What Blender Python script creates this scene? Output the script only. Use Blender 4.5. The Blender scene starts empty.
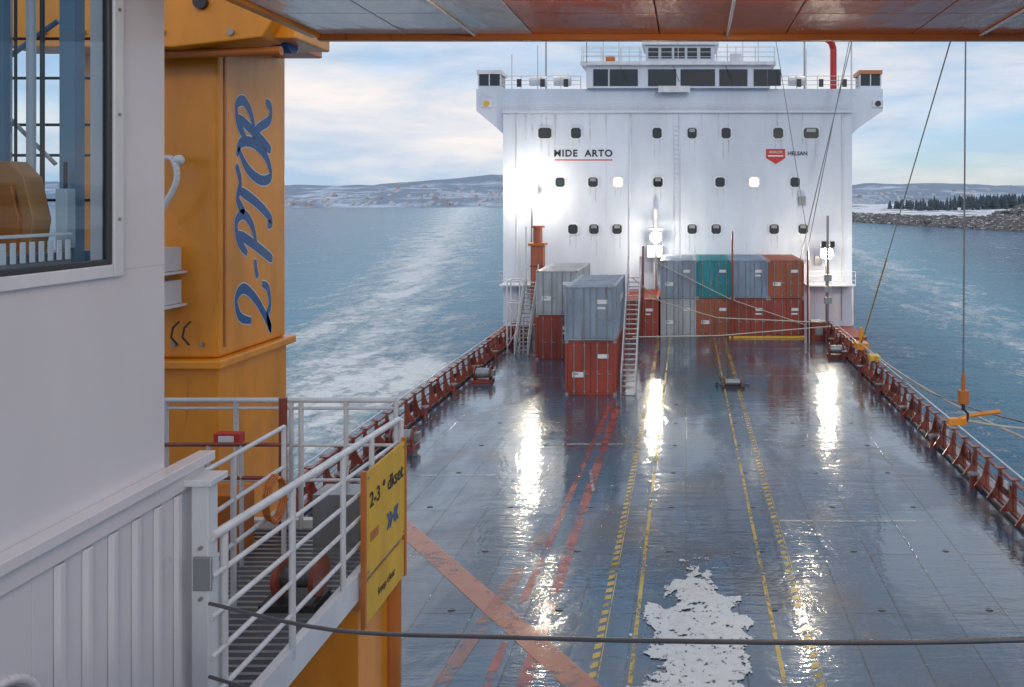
import bpy, math, random, bmesh
from mathutils import Vector, Matrix, noise as mnoise
random.seed(7)
sc = bpy.context.scene
R = math.radians

# ------------------------------------------------------------------ materials
def new_mat(name):
    m = bpy.data.materials.new(name); m.use_nodes = True
    nt = m.node_tree
    for n in list(nt.nodes): nt.nodes.remove(n)
    out = nt.nodes.new('ShaderNodeOutputMaterial')
    return m, nt, out
def N(nt, t, **kw):
    n = nt.nodes.new(t)
    for k, v in kw.items():
        if k in n.inputs.keys(): n.inputs[k].default_value = v
        else: setattr(n, k, v)
    return n
def pos(nt): return N(nt, 'ShaderNodeNewGeometry').outputs['Position']
def mapping(nt, vec, scale=(1,1,1), rot=(0,0,0), loc=(0,0,0)):
    m = N(nt, 'ShaderNodeMapping'); nt.links.new(vec, m.inputs['Vector'])
    m.inputs['Scale'].default_value = scale; m.inputs['Rotation'].default_value = rot; m.inputs['Location'].default_value = loc
    return m.outputs['Vector']
def noise(nt, vec, scale, detail=4, rough=0.55, dist=0.0):
    n = N(nt, 'ShaderNodeTexNoise'); nt.links.new(vec, n.inputs['Vector'])
    n.inputs['Scale'].default_value = scale; n.inputs['Detail'].default_value = detail
    n.inputs['Roughness'].default_value = rough; n.inputs['Distortion'].default_value = dist
    return n.outputs['Fac']
def ramp(nt, fac, p0, p1, c0=(0,0,0,1), c1=(1,1,1,1)):
    r = N(nt, 'ShaderNodeValToRGB'); nt.links.new(fac, r.inputs['Fac'])
    r.color_ramp.elements[0].position = p0; r.color_ramp.elements[0].color = c0
    r.color_ramp.elements[1].position = p1; r.color_ramp.elements[1].color = c1
    return r.outputs['Color']
def mixc(nt, fac, a, b, blend='MIX'):
    m = N(nt, 'ShaderNodeMix', data_type='RGBA', blend_type=blend)
    for s, v in ((0, fac), (6, a), (7, b)):
        if hasattr(v, 'is_linked'): nt.links.new(v, m.inputs[s])
        else:
            m.inputs[s].default_value = v if s == 0 else (*v[:3], 1)
    return m.outputs[2]
def math_(nt, op, a, b=None, c=None, clamp=False):
    m = N(nt, 'ShaderNodeMath', operation=op); m.use_clamp = clamp
    for i, v in enumerate((a, b, c)):
        if v is None: continue
        if hasattr(v, 'is_linked'): nt.links.new(v, m.inputs[i])
        else: m.inputs[i].default_value = v
    return m.outputs[0]

def paint(name, col, rough=0.35, rust=0.0, rustcol=(0.12,0.045,0.02), metallic=0.0, scale=1.5, var=0.15, streak=True, bump=0.1, coat=0.0):
    m, nt, out = new_mat(name)
    b = N(nt, 'ShaderNodeBsdfPrincipled'); nt.links.new(b.outputs[0], out.inputs[0])
    p = pos(nt)
    n1 = noise(nt, mapping(nt, p, (1,1,0.35)), scale, 4, 0.6)
    c = mixc(nt, ramp(nt, n1, 0.35, 0.7), tuple(x*(1-var) for x in col), tuple(min(1, x*(1+var*0.5)) for x in col))
    if rust > 0:
        n2 = noise(nt, mapping(nt, p, (1,1,0.16) if streak else (1,1,1)), scale*2.6, 6, 0.7)
        t = 0.72 - rust*0.25
        c = mixc(nt, ramp(nt, n2, t, t+0.1), c, rustcol)
    nt.links.new(c, b.inputs['Base Color'])
    r = math_(nt, 'MULTIPLY_ADD', noise(nt, p, scale*4, 3), 0.25, rough-0.1)
    nt.links.new(r, b.inputs['Roughness'])
    b.inputs['Metallic'].default_value = metallic
    if coat: b.inputs['Coat Weight'].default_value = coat; b.inputs['Coat Roughness'].default_value = 0.12
    if bump:
        bp = N(nt, 'ShaderNodeBump'); bp.inputs['Strength'].default_value = bump; bp.inputs['Distance'].default_value = 0.02
        nt.links.new(noise(nt, p, scale*3, 2), bp.inputs['Height']); nt.links.new(bp.outputs[0], b.inputs['Normal'])
    return m
def emit(name, col, s):
    m, nt, out = new_mat(name)
    e = N(nt, 'ShaderNodeEmission'); e.inputs[0].default_value = (*col, 1); e.inputs[1].default_value = s
    nt.links.new(e.outputs[0], out.inputs[0]); return m

def wet_marking(name, col, wear=0.5, wscale=3.0, patch=None, alpha=1.0):
    m, nt, out = new_mat(name)
    b = N(nt, 'ShaderNodeBsdfPrincipled')
    p = pos(nt)
    b.inputs['IOR'].default_value = 1.5; b.inputs['Coat Weight'].default_value = 0.7; b.inputs['Coat Roughness'].default_value = 0.06
    n1 = noise(nt, p, wscale, 6, 0.7)
    n0 = noise(nt, p, 0.5, 3, 0.5)
    c = mixc(nt, n1, tuple(x*0.55 for x in col), col); nt.links.new(c, b.inputs['Base Color'])
    nt.links.new(ramp(nt, n0, 0.4, 0.6, (0.08,)*3+(1,), (0.4,)*3+(1,)), b.inputs['Roughness'])
    tr = N(nt, 'ShaderNodeBsdfTransparent'); mx = N(nt, 'ShaderNodeMixShader')
    if patch:
        cx, cy, rx, ry = patch
        sp = N(nt, 'ShaderNodeSeparateXYZ'); nt.links.new(p, sp.inputs[0])
        dx = math_(nt, 'DIVIDE', math_(nt, 'SUBTRACT', sp.outputs[0], cx), rx)
        dy = math_(nt, 'DIVIDE', math_(nt, 'SUBTRACT', sp.outputs[1], cy), ry)
        d = math_(nt, 'SQRT', math_(nt, 'ADD', math_(nt, 'MULTIPLY', dx, dx), math_(nt, 'MULTIPLY', dy, dy)))
        n2 = noise(nt, p, 0.9, 8, 0.66, 0.3)
        v = math_(nt, 'ADD', math_(nt, 'SUBTRACT', 1.0, d), math_(nt, 'MULTIPLY', math_(nt, 'SUBTRACT', n2, 0.5), 3.4))
        fac = ramp(nt, v, 0.20, 0.23)
        n3 = noise(nt, p, 6.0, 6, 0.7)
        fac = math_(nt, 'MULTIPLY', fac, ramp(nt, n3, 0.37, 0.42))
    else:
        nn = math_(nt, 'ADD', math_(nt, 'MULTIPLY', n1, 0.55), math_(nt, 'MULTIPLY', noise(nt, p, 0.7, 4), 0.45))
        fac = math_(nt, 'MULTIPLY', ramp(nt, nn, wear-0.10, wear), alpha)
    nt.links.new(fac, mx.inputs[0]); nt.links.new(tr.outputs[0], mx.inputs[1]); nt.links.new(b.outputs[0], mx.inputs[2])
    nt.links.new(mx.outputs[0], out.inputs[0]); return m

M = {}
M['white'] = paint('white_ship_paint', (0.60,0.66,0.77), 0.42, 0.22, (0.44,0.41,0.41), var=0.14, scale=0.35, bump=0.05)
M['white_near'] = paint('white_wall_paint', (0.66,0.635,0.67), 0.3, 0.14, (0.54,0.50,0.50), var=0.09, scale=0.8, bump=0.35, coat=0.5)
M['trim'] = paint('white_trim', (0.66,0.68,0.72), 0.4, 0.25, (0.3,0.18,0.1), scale=2.0)
M['rail'] = paint('painted_rail', (0.60,0.61,0.64), 0.28, 0.24, (0.22,0.1,0.05), scale=5, coat=0.3)
M['orange'] = paint('orange_crane_paint', (0.80,0.28,0.010), 0.36, 0.30, (0.36,0.10,0.010), scale=1.4, var=0.25, bump=0.16, coat=0.2)
M['orange_d'] = paint('dark_orange_paint', (0.50,0.15,0.025), 0.35, 0.3, (0.12,0.04,0.02), scale=2.5)
M['redrail'] = paint('red_oxide_paint', (0.24,0.05,0.03), 0.35, 0.36, (0.07,0.03,0.02), scale=2.5, var=0.35, coat=0.3)
M['hull'] = paint('hull_red_paint', (0.25,0.06,0.04), 0.45, 0.3)
M['dark'] = paint('dark_steel', (0.03,0.032,0.036), 0.4, 0.0)
M['steel'] = paint('galvanised_steel', (0.30,0.31,0.33), 0.35, 0.2, metallic=0.5, scale=4)
M['rope'] = paint('wire_rope', (0.16,0.16,0.17), 0.3, 0.35, (0.05,0.045,0.045), metallic=0.7, scale=6, streak=False)
M['palerope'] = paint('pale_rope', (0.5,0.46,0.38), 0.8)
M['yellow'] = paint('yellow_paint', (0.72,0.42,0.04), 0.45, 0.25, (0.38,0.18,0.03), scale=4)
M['blue'] = paint('blue_lettering', (0.008,0.085,0.27), 0.3, 0.22, (0.03,0.2,0.4), scale=6, streak=False)
M['textwhite'] = paint('pale_lettering', (0.72,0.74,0.76), 0.3)
M['black'] = paint('black_lettering', (0.02,0.02,0.025), 0.5)
M['red'] = paint('red_paint', (0.5,0.03,0.025), 0.4, 0.1)
M['lampwhite'] = emit('lamp_glass_white', (1,0.87,0.66), 190)
M['glow_emitter'] = emit('added_warm_glow', (1,0.66,0.32), 130)  # emitter of the added lamps under the canopy
M['litwin'] = emit('lit_window', (1,0.90,0.7), 1.8)
M['wood'] = paint('varnished_wood', (0.50,0.22,0.07), 0.4)
for k, c in (('c_red',(0.30,0.05,0.033)),('c_grey',(0.27,0.34,0.42)),('c_teal',(0.02,0.23,0.27)),('c_rust',(0.36,0.10,0.05)),('c_pale',(0.40,0.43,0.46)),('c_blue',(0.22,0.29,0.40))):
    M[k] = paint('container_'+k[2:], c, 0.42, 0.48, (0.14,0.05,0.03), scale=0.9, var=0.3)
def streakmat():
    m, nt, out = new_mat('rust_runoff')
    d = N(nt,'ShaderNodeBsdfDiffuse'); d.inputs[0].default_value=(0.30,0.19,0.13,1)
    tr = N(nt,'ShaderNodeBsdfTransparent'); mx=N(nt,'ShaderNodeMixShader')
    n=noise(nt, mapping(nt,pos(nt),(6,1,0.6)), 2.0, 5, 0.7)
    nt.links.new(math_(nt,'MULTIPLY',ramp(nt,n,0.45,0.7),0.45),mx.inputs[0]); nt.links.new(tr.outputs[0],mx.inputs[1]); nt.links.new(d.outputs[0],mx.inputs[2]); nt.links.new(mx.outputs[0],out.inputs[0])
    return m
M['runoff']=streakmat()

def glassmat(name, col=(0.02,0.03,0.04), rough=0.05):
    m, nt, out = new_mat(name)
    b = N(nt, 'ShaderNodeBsdfPrincipled'); nt.links.new(b.outputs[0], out.inputs[0])
    b.inputs['Base Color'].default_value = (*col, 1); b.inputs['Roughness'].default_value = rough; b.inputs['IOR'].default_value = 1.52
    return m
M['glass'] = glassmat('dark_window_glass')
m, nt, out = new_mat('clear_window_glass')
g = N(nt, 'ShaderNodeBsdfGlossy'); g.inputs['Roughness'].default_value = 0.02
t = N(nt, 'ShaderNodeBsdfTransparent'); t.inputs[0].default_value = (0.80,0.90,0.96,1)
lw = N(nt, 'ShaderNodeLayerWeight'); lw.inputs[0].default_value = 0.14
mx = N(nt, 'ShaderNodeMixShader'); nt.links.new(lw.outputs['Fresnel'], mx.inputs[0]); nt.links.new(t.outputs[0], mx.inputs[1]); nt.links.new(g.outputs[0], mx.inputs[2])
nt.links.new(mx.outputs[0], out.inputs[0]); M['clear'] = m

# wet deck
m, nt, out = new_mat('wet_steel_deck'); M['deck'] = m
b = N(nt, 'ShaderNodeBsdfPrincipled'); nt.links.new(b.outputs[0], out.inputs[0])
p = pos(nt)
sp = N(nt, 'ShaderNodeSeparateXYZ'); nt.links.new(p, sp.inputs[0])
cb = N(nt, 'ShaderNodeCombineXYZ'); nt.links.new(sp.outputs[1], cb.inputs[0]); nt.links.new(sp.outputs[0], cb.inputs[1])
br = N(nt, 'ShaderNodeTexBrick'); nt.links.new(cb.outputs[0], br.inputs['Vector'])
br.inputs['Scale'].default_value = 1.0; br.inputs['Brick Width'].default_value = 6.0; br.inputs['Row Height'].default_value = 1.2
br.inputs['Mortar Size'].default_value = 0.02; br.inputs['Mortar Smooth'].default_value = 0.3
br.inputs['Color1'].default_value = (0.045,0.095,0.155,1); br.inputs['Color2'].default_value = (0.026,0.052,0.088,1); br.inputs['Mortar'].default_value = (0.010,0.010,0.012,1)
n1 = noise(nt, p, 0.30, 6, 0.62)
c = mixc(nt, math_(nt, 'MULTIPLY', ramp(nt, n1, 0.47, 0.64), 0.75), br.outputs['Color'], (0.080,0.055,0.045))
n2 = noise(nt, mapping(nt, p, (1,0.2,1)), 3.0, 6, 0.7)
c = mixc(nt, math_(nt, 'MULTIPLY', ramp(nt, n2, 0.60, 0.7), 0.5), c, (0.13,0.11,0.10))
nt.links.new(c, b.inputs['Base Color'])
n3 = noise(nt, mapping(nt, p, (1,0.5,1)), 0.36, 5, 0.6, 0.4)
pud = ramp(nt, n3, 0.44, 0.55)
rr = math_(nt, 'MULTIPLY_ADD', pud, 0.10, 0.11)
rr = math_(nt, 'ADD', rr, math_(nt, 'MULTIPLY', ramp(nt, n2, 0.55, 0.7), 0.12))
nt.links.new(rr, b.inputs['Roughness']); b.inputs['IOR'].default_value = 1.5
nt.links.new(math_(nt, 'MULTIPLY_ADD', pud, -0.5, 1.0), b.inputs['Coat Weight']); b.inputs['Coat IOR'].default_value = 1.8
b.inputs['Coat Tint'].default_value=(0.92,0.97,1,1)
nt.links.new(math_(nt, 'MULTIPLY_ADD', pud, 0.06, 0.02), b.inputs['Coat Roughness'])
# ripples with crests across the deck: slopes mostly fore-and-aft
hn = math_(nt, 'ADD', math_(nt, 'MULTIPLY', noise(nt, mapping(nt, p, (0.22,1.0,1)), 2.6, 4, 0.6), 1.0), math_(nt, 'MULTIPLY', noise(nt, mapping(nt, p, (0.35,1.0,1)), 11, 2, 0.6), 0.22))
hn = math_(nt, 'MULTIPLY', hn, math_(nt, 'MULTIPLY_ADD', pud, 0.5, 0.6))
hn = math_(nt, 'ADD', hn, math_(nt, 'MULTIPLY', br.outputs['Fac'], -0.3))
bp = N(nt, 'ShaderNodeBump'); bp.inputs['Strength'].default_value = 0.85; bp.inputs['Distance'].default_value = 0.020
nt.links.new(hn, bp.inputs['Height']); nt.links.new(bp.outputs[0], b.inputs['Normal']); nt.links.new(bp.outputs[0], b.inputs['Coat Normal'])

def ceil_mat(name, col):
    m, nt, out = new_mat(name)
    b = N(nt, 'ShaderNodeBsdfPrincipled'); nt.links.new(b.outputs[0], out.inputs[0])
    p = pos(nt); n1 = noise(nt, p, 2.0, 6)
    nt.links.new(mixc(nt, n1, tuple(x*0.7 for x in col), tuple(min(1,x*1.2) for x in col)), b.inputs['Base Color'])
    b.inputs['Roughness'].default_value = 0.22; b.inputs['Coat Weight'].default_value = 0.65; b.inputs['Coat Roughness'].default_value = 0.05
    bp = N(nt, 'ShaderNodeBump'); bp.inputs['Strength'].default_value = 0.45; bp.inputs['Distance'].default_value = 0.025
    nt.links.new(noise(nt, mapping(nt, p, (1,0.4,1)), 5, 3), bp.inputs['Height']); nt.links.new(bp.outputs[0], b.inputs['Normal']); nt.links.new(bp.outputs[0], b.inputs['Coat Normal'])
    return m
M['ceil_o'] = ceil_mat('glossy_terracotta_ceiling', (0.80,0.15,0.04))
M['ceil_sky'] = ceil_mat('pale_sky_sheen_ceiling', (0.80,0.84,0.89))  # pale paint with the sky's reflection put into its colour

# sea
m, nt, out = new_mat('sea_water'); M['sea'] = m
b = N(nt, 'ShaderNodeBsdfPrincipled'); nt.links.new(b.outputs[0], out.inputs[0])
p = pos(nt); sp = N(nt, 'ShaderNodeSeparateXYZ'); nt.links.new(p, sp.inputs[0]); X, Y = sp.outputs[0], sp.outputs[1]
def band(x0, k, w0, wk):
    c = math_(nt, 'MULTIPLY_ADD', Y, k, x0)
    w = math_(nt, 'MULTIPLY_ADD', Y, wk, w0)
    return math_(nt, 'SUBTRACT', 1.0, math_(nt, 'DIVIDE', math_(nt, 'ABSOLUTE', math_(nt, 'SUBTRACT', X, c)), w))
wv = mapping(nt, p, (1.0,0.35,1), rot=(0,0,R(-15)))
nf = noise(nt, wv, 0.22, 8, 0.72, 0.8)
nf2 = noise(nt, p, 0.9, 6, 0.72, 0.8)
nmix = math_(nt, 'ADD', math_(nt, 'MULTIPLY', nf, 0.55), math_(nt, 'MULTIPLY', nf2, 0.45))
L = band(-10, -0.27, 7.0, 0.06)
Rr = band(24, 0.10, 5.0, 0.05)
cov = math_(nt, 'MAXIMUM', L, math_(nt, 'MULTIPLY', Rr, 0.55)); cov = math_(nt, 'MAXIMUM', cov, 0.0)
dx = math_(nt, 'DIVIDE', math_(nt, 'ADD', X, 24.0), 13.0); dy = math_(nt, 'DIVIDE', math_(nt, 'SUBTRACT', Y, 60.0), 20.0)
blob = math_(nt, 'SUBTRACT', 1.0, math_(nt, 'SQRT', math_(nt, 'ADD', math_(nt, 'MULTIPLY', dx, dx), math_(nt, 'MULTIPLY', dy, dy))))
cov = math_(nt, 'MAXIMUM', cov, math_(nt, 'MULTIPLY', blob, 1.25))
fo = math_(nt, 'ADD', math_(nt, 'MULTIPLY', cov, 0.20), nmix)
foam = ramp(nt, fo, 0.56, 0.70)
aer = ramp(nt, math_(nt, 'MAXIMUM', band(-14, -0.24, 24, 0.17), band(24, 0.12, 12, 0.08)), 0.0, 0.9)
nl = noise(nt, mapping(nt, p, (0.3,1,1)), 0.035, 5, 0.6)
deep = mixc(nt, nl, (0.015,0.075,0.165), (0.05,0.18,0.32))
c = mixc(nt, math_(nt, 'MULTIPLY', aer, 0.75), deep, (0.16,0.45,0.61))
c = mixc(nt, foam, c, (0.90,0.94,0.96))
nt.links.new(c, b.inputs['Base Color'])
nt.links.new(math_(nt, 'MULTIPLY_ADD', foam, 0.5, 0.14), b.inputs['Roughness']); b.inputs['IOR'].default_value = 1.31
h = math_(nt, 'ADD', math_(nt, 'MULTIPLY', noise(nt, mapping(nt, p, (0.5,1,1), rot=(0,0,R(20))), 0.26, 6, 0.62), 1.2), math_(nt, 'MULTIPLY', noise(nt, p, 1.5, 4, 0.65), 0.30))
h = math_(nt, 'ADD', h, math_(nt, 'MULTIPLY', foam, 0.12))
bp = N(nt, 'ShaderNodeBump'); bp.inputs['Strength'].default_value = 1.0; bp.inputs['Distance'].default_value = 2.1
nt.links.new(h, bp.inputs['Height']); nt.links.new(bp.outputs[0], b.inputs['Normal'])

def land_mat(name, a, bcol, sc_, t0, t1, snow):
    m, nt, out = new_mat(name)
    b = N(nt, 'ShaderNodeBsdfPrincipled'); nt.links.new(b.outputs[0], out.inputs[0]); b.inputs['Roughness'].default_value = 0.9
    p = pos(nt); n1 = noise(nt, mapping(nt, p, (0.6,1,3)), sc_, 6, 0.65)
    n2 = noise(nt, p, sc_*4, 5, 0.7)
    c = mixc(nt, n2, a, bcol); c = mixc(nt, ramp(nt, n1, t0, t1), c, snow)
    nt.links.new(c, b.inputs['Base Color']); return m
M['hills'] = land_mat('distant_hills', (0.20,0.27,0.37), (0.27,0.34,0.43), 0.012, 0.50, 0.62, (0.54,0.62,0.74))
M['shore'] = land_mat('snowy_shore', (0.12,0.11,0.11), (0.22,0.2,0.19), 0.05, 0.40, 0.47, (0.78,0.81,0.86))
M['rock'] = land_mat('breakwater_rock', (0.07,0.07,0.075), (0.2,0.185,0.175), 0.5, 0.56, 0.64, (0.75,0.77,0.8))
M['conifer'] = land_mat('conifer_foliage', (0.04,0.065,0.085), (0.08,0.11,0.13), 0.3, 0.7, 0.8, (0.2,0.24,0.28))
M['house'] = paint('town_walls', (0.55,0.57,0.62), 0.8, bump=0)
M['house2'] = paint('town_walls_warm', (0.42,0.35,0.34), 0.8, bump=0)

# ------------------------------------------------------------------ mesh builder
class B:
    def __init__(s, name): s.name=name; s.v=[]; s.f=[]; s.mi=[]; s.mats=[]; s.sm=[]
    def mi_(s, m):
        m = M[m]
        if m not in s.mats: s.mats.append(m)
        return s.mats.index(m)
    def poly(s, vs, fs, mat, smooth=False):
        o=len(s.v); s.v += [tuple(v) for v in vs]; k=s.mi_(mat)
        for f in fs: s.f.append([i+o for i in f]); s.mi.append(k); s.sm.append(smooth)
    def box(s, x0,x1,y0,y1,z0,z1, mat):
        if x0>x1: x0,x1=x1,x0
        if y0>y1: y0,y1=y1,y0
        if z0>z1: z0,z1=z1,z0
        vs=[(x,y,z) for z in (z0,z1) for y in (y0,y1) for x in (x0,x1)]
        s.poly(vs, [(0,2,3,1),(4,5,7,6),(0,1,5,4),(2,6,7,3),(0,4,6,2),(1,3,7,5)], mat)
    def rod(s, a, b_, r, mat, n=8, r2=None):
        a=Vector(a); b_=Vector(b_); d=(b_-a)
        if d.length<1e-6: return
        r2 = r if r2 is None else r2
        q=d.to_track_quat('Z','Y'); vs=[]
        for pnt,rr in ((a,r),(b_,r2)):
            for i in range(n):
                t=2*math.pi*i/n; vs.append(pnt+q@Vector((math.cos(t)*rr,math.sin(t)*rr,0)))
        s.poly(vs, [(i,(i+1)%n,n+(i+1)%n,n+i) for i in range(n)], mat, True)
        s.poly([vs[i] for i in range(n)], [tuple(reversed(range(n)))], mat)
        s.poly([vs[n+i] for i in range(n)], [tuple(range(n))], mat)
    def tube(s, pts, r, mat, n=8):
        for a,b_ in zip(pts[:-1],pts[1:]): s.rod(a,b_,r,mat,n)
    def ball(s, c, r, mat, nu=12, nv=8, sc3=(1,1,1)):
        vs=[]; fs=[]
        for j in range(nv+1):
            ph=math.pi*j/nv
            for i in range(nu):
                th=2*math.pi*i/nu
                vs.append((c[0]+sc3[0]*r*math.sin(ph)*math.cos(th), c[1]+sc3[1]*r*math.sin(ph)*math.sin(th), c[2]+sc3[2]*r*math.cos(ph)))
        for j in range(nv):
            for i in range(nu):
                fs.append((j*nu+i,(j+1)*nu+i,(j+1)*nu+(i+1)%nu,j*nu+(i+1)%nu))
        s.poly(vs, fs, mat, True)
    def prism(s, prof, axis, a0, a1, mat):
        n=len(prof); vs=[]
        for a in (a0,a1):
            for (u,w) in prof:
                vs.append({'x':(a,u,w),'y':(u,a,w),'z':(u,w,a)}[axis])
        s.poly(vs, [tuple(range(n)), tuple(reversed(range(n,2*n)))]+[(i,n+i,n+(i+1)%n,(i+1)%n) for i in range(n)], mat)
    def done(s, bevel=0.0, parent=None):
        me=bpy.data.meshes.new(s.name); me.from_pydata(s.v,[],s.f); me.update()
        for m in s.mats: me.materials.append(m)
        me.polygons.foreach_set('material_index', s.mi); me.polygons.foreach_set('use_smooth', s.sm)
        bm=bmesh.new(); bm.from_mesh(me); bmesh.ops.recalc_face_normals(bm, faces=bm.faces); bm.to_mesh(me); bm.free()
        ob=bpy.data.objects.new(s.name, me); sc.collection.objects.link(ob)
        if bevel:
            md=ob.modifiers.new('bevel','BEVEL'); md.width=bevel; md.segments=2; md.limit_method='ANGLE'; md.angle_limit=R(40)
        if parent: ob.parent=parent
        return ob
def text(name, body, size, mat, matrix, ext=0.004, shear=0.0, parent=None, offset=0.0, space=1.0):
    cu=bpy.data.curves.new(name,'FONT'); cu.body=body; cu.size=size; cu.extrude=ext; cu.shear=shear; cu.offset=offset; cu.space_character=space
    cu.align_x='CENTER'; cu.align_y='CENTER'
    tmp=bpy.data.objects.new(name+'_tmp',cu); sc.collection.objects.link(tmp)
    dg=bpy.context.evaluated_depsgraph_get(); me=bpy.data.meshes.new_from_object(tmp.evaluated_get(dg))
    bpy.data.objects.remove(tmp); me.name=name; me.materials.clear(); me.materials.append(M[mat])
    ob=bpy.data.objects.new(name,me); sc.collection.objects.link(ob); ob.matrix_world=matrix
    if parent: ob.parent=parent
    return ob
def frame(o, xa, ya):
    xa=Vector(xa).normalized(); ya=Vector(ya).normalized(); za=xa.cross(ya)
    return Matrix(((xa.x,ya.x,za.x,o[0]),(xa.y,ya.y,za.y,o[1]),(xa.z,ya.z,za.z,o[2]),(0,0,0,1)))
def smooth(P,n=6):
    out=[]
    for i in range(len(P)-1):
        p0=Vector(P[max(0,i-1)]);p1=Vector(P[i]);p2=Vector(P[i+1]);p3=Vector(P[min(len(P)-1,i+2)])
        for k in range(n):
            t=k/n; out.append(0.5*((2*p1)+(-p0+p2)*t+(2*p0-5*p1+4*p2-p3)*t*t+(-p0+3*p1-3*p2+p3)*t**3))
    out.append(Vector(P[-1])); return out

# ------------------------------------------------------------------ sea + land
b=B('sea'); S=9000
b.poly([(-S,-3000,-4),(S,-3000,-4),(S,S*1.5,-4),(-S,S*1.5,-4)],[(0,1,2,3)],'sea'); b.done()

def terrain(name, x0,x1,y0,y1,nx,ny,hf,mat):
    vs=[];fs=[]
    for j in range(ny+1):
        for i in range(nx+1):
            x=x0+(x1-x0)*i/nx; y=y0+(y1-y0)*j/ny; vs.append((x,y,hf(x,y,j/ny)))
    for j in range(ny):
        for i in range(nx): a=j*(nx+1)+i; fs.append((a,a+1,a+nx+2,a+nx+1))
    b=B(name); b.poly(vs,fs,mat,True); return b.done()
def hh(x,y,t):
    n=mnoise.fractal(Vector((x*0.0022+3.1,y*0.004,0)),1.0,2.0,5)
    n2=mnoise.noise(Vector((x*0.02,y*0.02,5)))
    base=64+26*n+3*n2 + max(-14,min(10,(x+560)*0.04))
    if x>200: base=50+22*n+3*n2
    return -5+max(0,base)*min(1,(t*1.3)**0.75)
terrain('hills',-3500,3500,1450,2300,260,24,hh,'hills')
b=B('coastal_town')
for i in range(240):
    x=random.choice([random.uniform(-820,-330),random.uniform(300,700)]); y=1462+random.random()**2*330
    w=random.uniform(4,10); h=random.uniform(2.5,4.5)
    z=hh(x,y,(y-1450)/850)
    mt=random.choice(['house','house','house','house','house2'])
    b.prism([(x-w/2,z-3),(x+w/2,z-3),(x+w/2,z+h),(x,z+h*1.5),(x-w/2,z+h)],'y',y,y+10,mt)
b.done()
def sh(x,y,t):
    lx=150-(y-300)*0.27
    d=(x-lx)
    n=mnoise.fractal(Vector((x*0.02,y*0.02,0)),1.0,2.0,5)
    return -6+min(5.5,max(0,d*0.25))+ n*1.0 + max(0,min(4,(d-90)*0.02))
terrain('snowy_shore',60,1500,290,1100,200,90,sh,'shore')
def rock(b,c,r,mat):
    vs=[];fs=[]; nu,nv=6,4; sd=random.random()*100
    for j in range(nv+1):
        ph=math.pi*j/nv
        for i in range(nu):
            th=2*math.pi*i/nu; d=Vector((math.sin(ph)*math.cos(th),math.sin(ph)*math.sin(th),math.cos(ph)))
            rr=r*(1+0.45*mnoise.noise(d*1.7+Vector((sd,0,0))))
            vs.append((c[0]+d.x*rr,c[1]+d.y*rr,c[2]+d.z*rr*0.7))
    for j in range(nv):
        for i in range(nu): fs.append((j*nu+i,(j+1)*nu+i,(j+1)*nu+(i+1)%nu,j*nu+(i+1)%nu))
    b.poly(vs,fs,mat)
b=B('rocky_breakwater')
for i in range(2200):
    y=random.uniform(300,560); lx=150-(y-300)*0.27; d=random.uniform(0,19)
    rock(b,(lx+d,y,-4.2+d*0.24+random.uniform(-.3,.3)),random.uniform(0.6,1.9),'rock')
for i in range(900):
    y=random.uniform(380,440); x=random.gauss(190,20)
    rock(b,(x,y,-1+max(0,(10-abs(x-192)*0.3))*random.random()),random.uniform(1.2,2.6),'rock')
b.done()
b=B('conifer_forest')
for i in range(1100):
    x=random.uniform(190,800); y=660+random.uniform(-10,120)+max(0,(x-400)*0.2); h=random.uniform(9,13.5)*(1.0 if x>240 else 0.75); z=sh(x,y,0)-0.5
    b.rod((x,y,z),(x,y,z+h*0.3),0.25,'conifer',5)
    for k in range(4):
        z0=z+h*(0.08+0.2*k); r=h*0.24*(1-0.2*k)*random.uniform(.8,1.2); n=7; vs=[]
        for q in range(n):
            t=2*math.pi*q/n+k; rr=r*random.uniform(.6,1.25); vs.append((x+rr*math.cos(t),y+rr*math.sin(t),z0+random.uniform(-.5,.5)))
        vs.append((x+random.uniform(-.2,.2),y,z0+h*0.34))
        b.poly(vs,[(q,(q+1)%n,n) for q in range(n)],'conifer')
b.done()

# ------------------------------------------------------------------ ship hull + deck
b=B('ship_deck')
b.box(-12.0,10.1,-25,61,-0.3,0,'deck'); b.done()
b=B('ship_hull')
b.box(-11.95,10.05,-25,56,-6,-0.31,'hull')
b.prism([(-13.96,56),(12.66,56),(12.66,86),(-0.6,110),(-13.96,86)],'z',-6,-0.302,'hull')
b.done()
b=B('deck_lashing_sockets')
x=-10.2
while x<9.3:
    y=9.0
    while y<53:
        if not(-6<x<-3 and 38<y<45):
            n=10; vs=[(x+0.09*math.cos(2*math.pi*i/n),y+0.09*math.sin(2*math.pi*i/n),0.003) for i in range(n)]
            b.poly(vs,[tuple(range(n))],'dark'); b.box(x-.085,x+.085,y-.012,y+.012,0.0031,0.02,'steel')
        y+=3.05
    x+=2.44
b.done()

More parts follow.
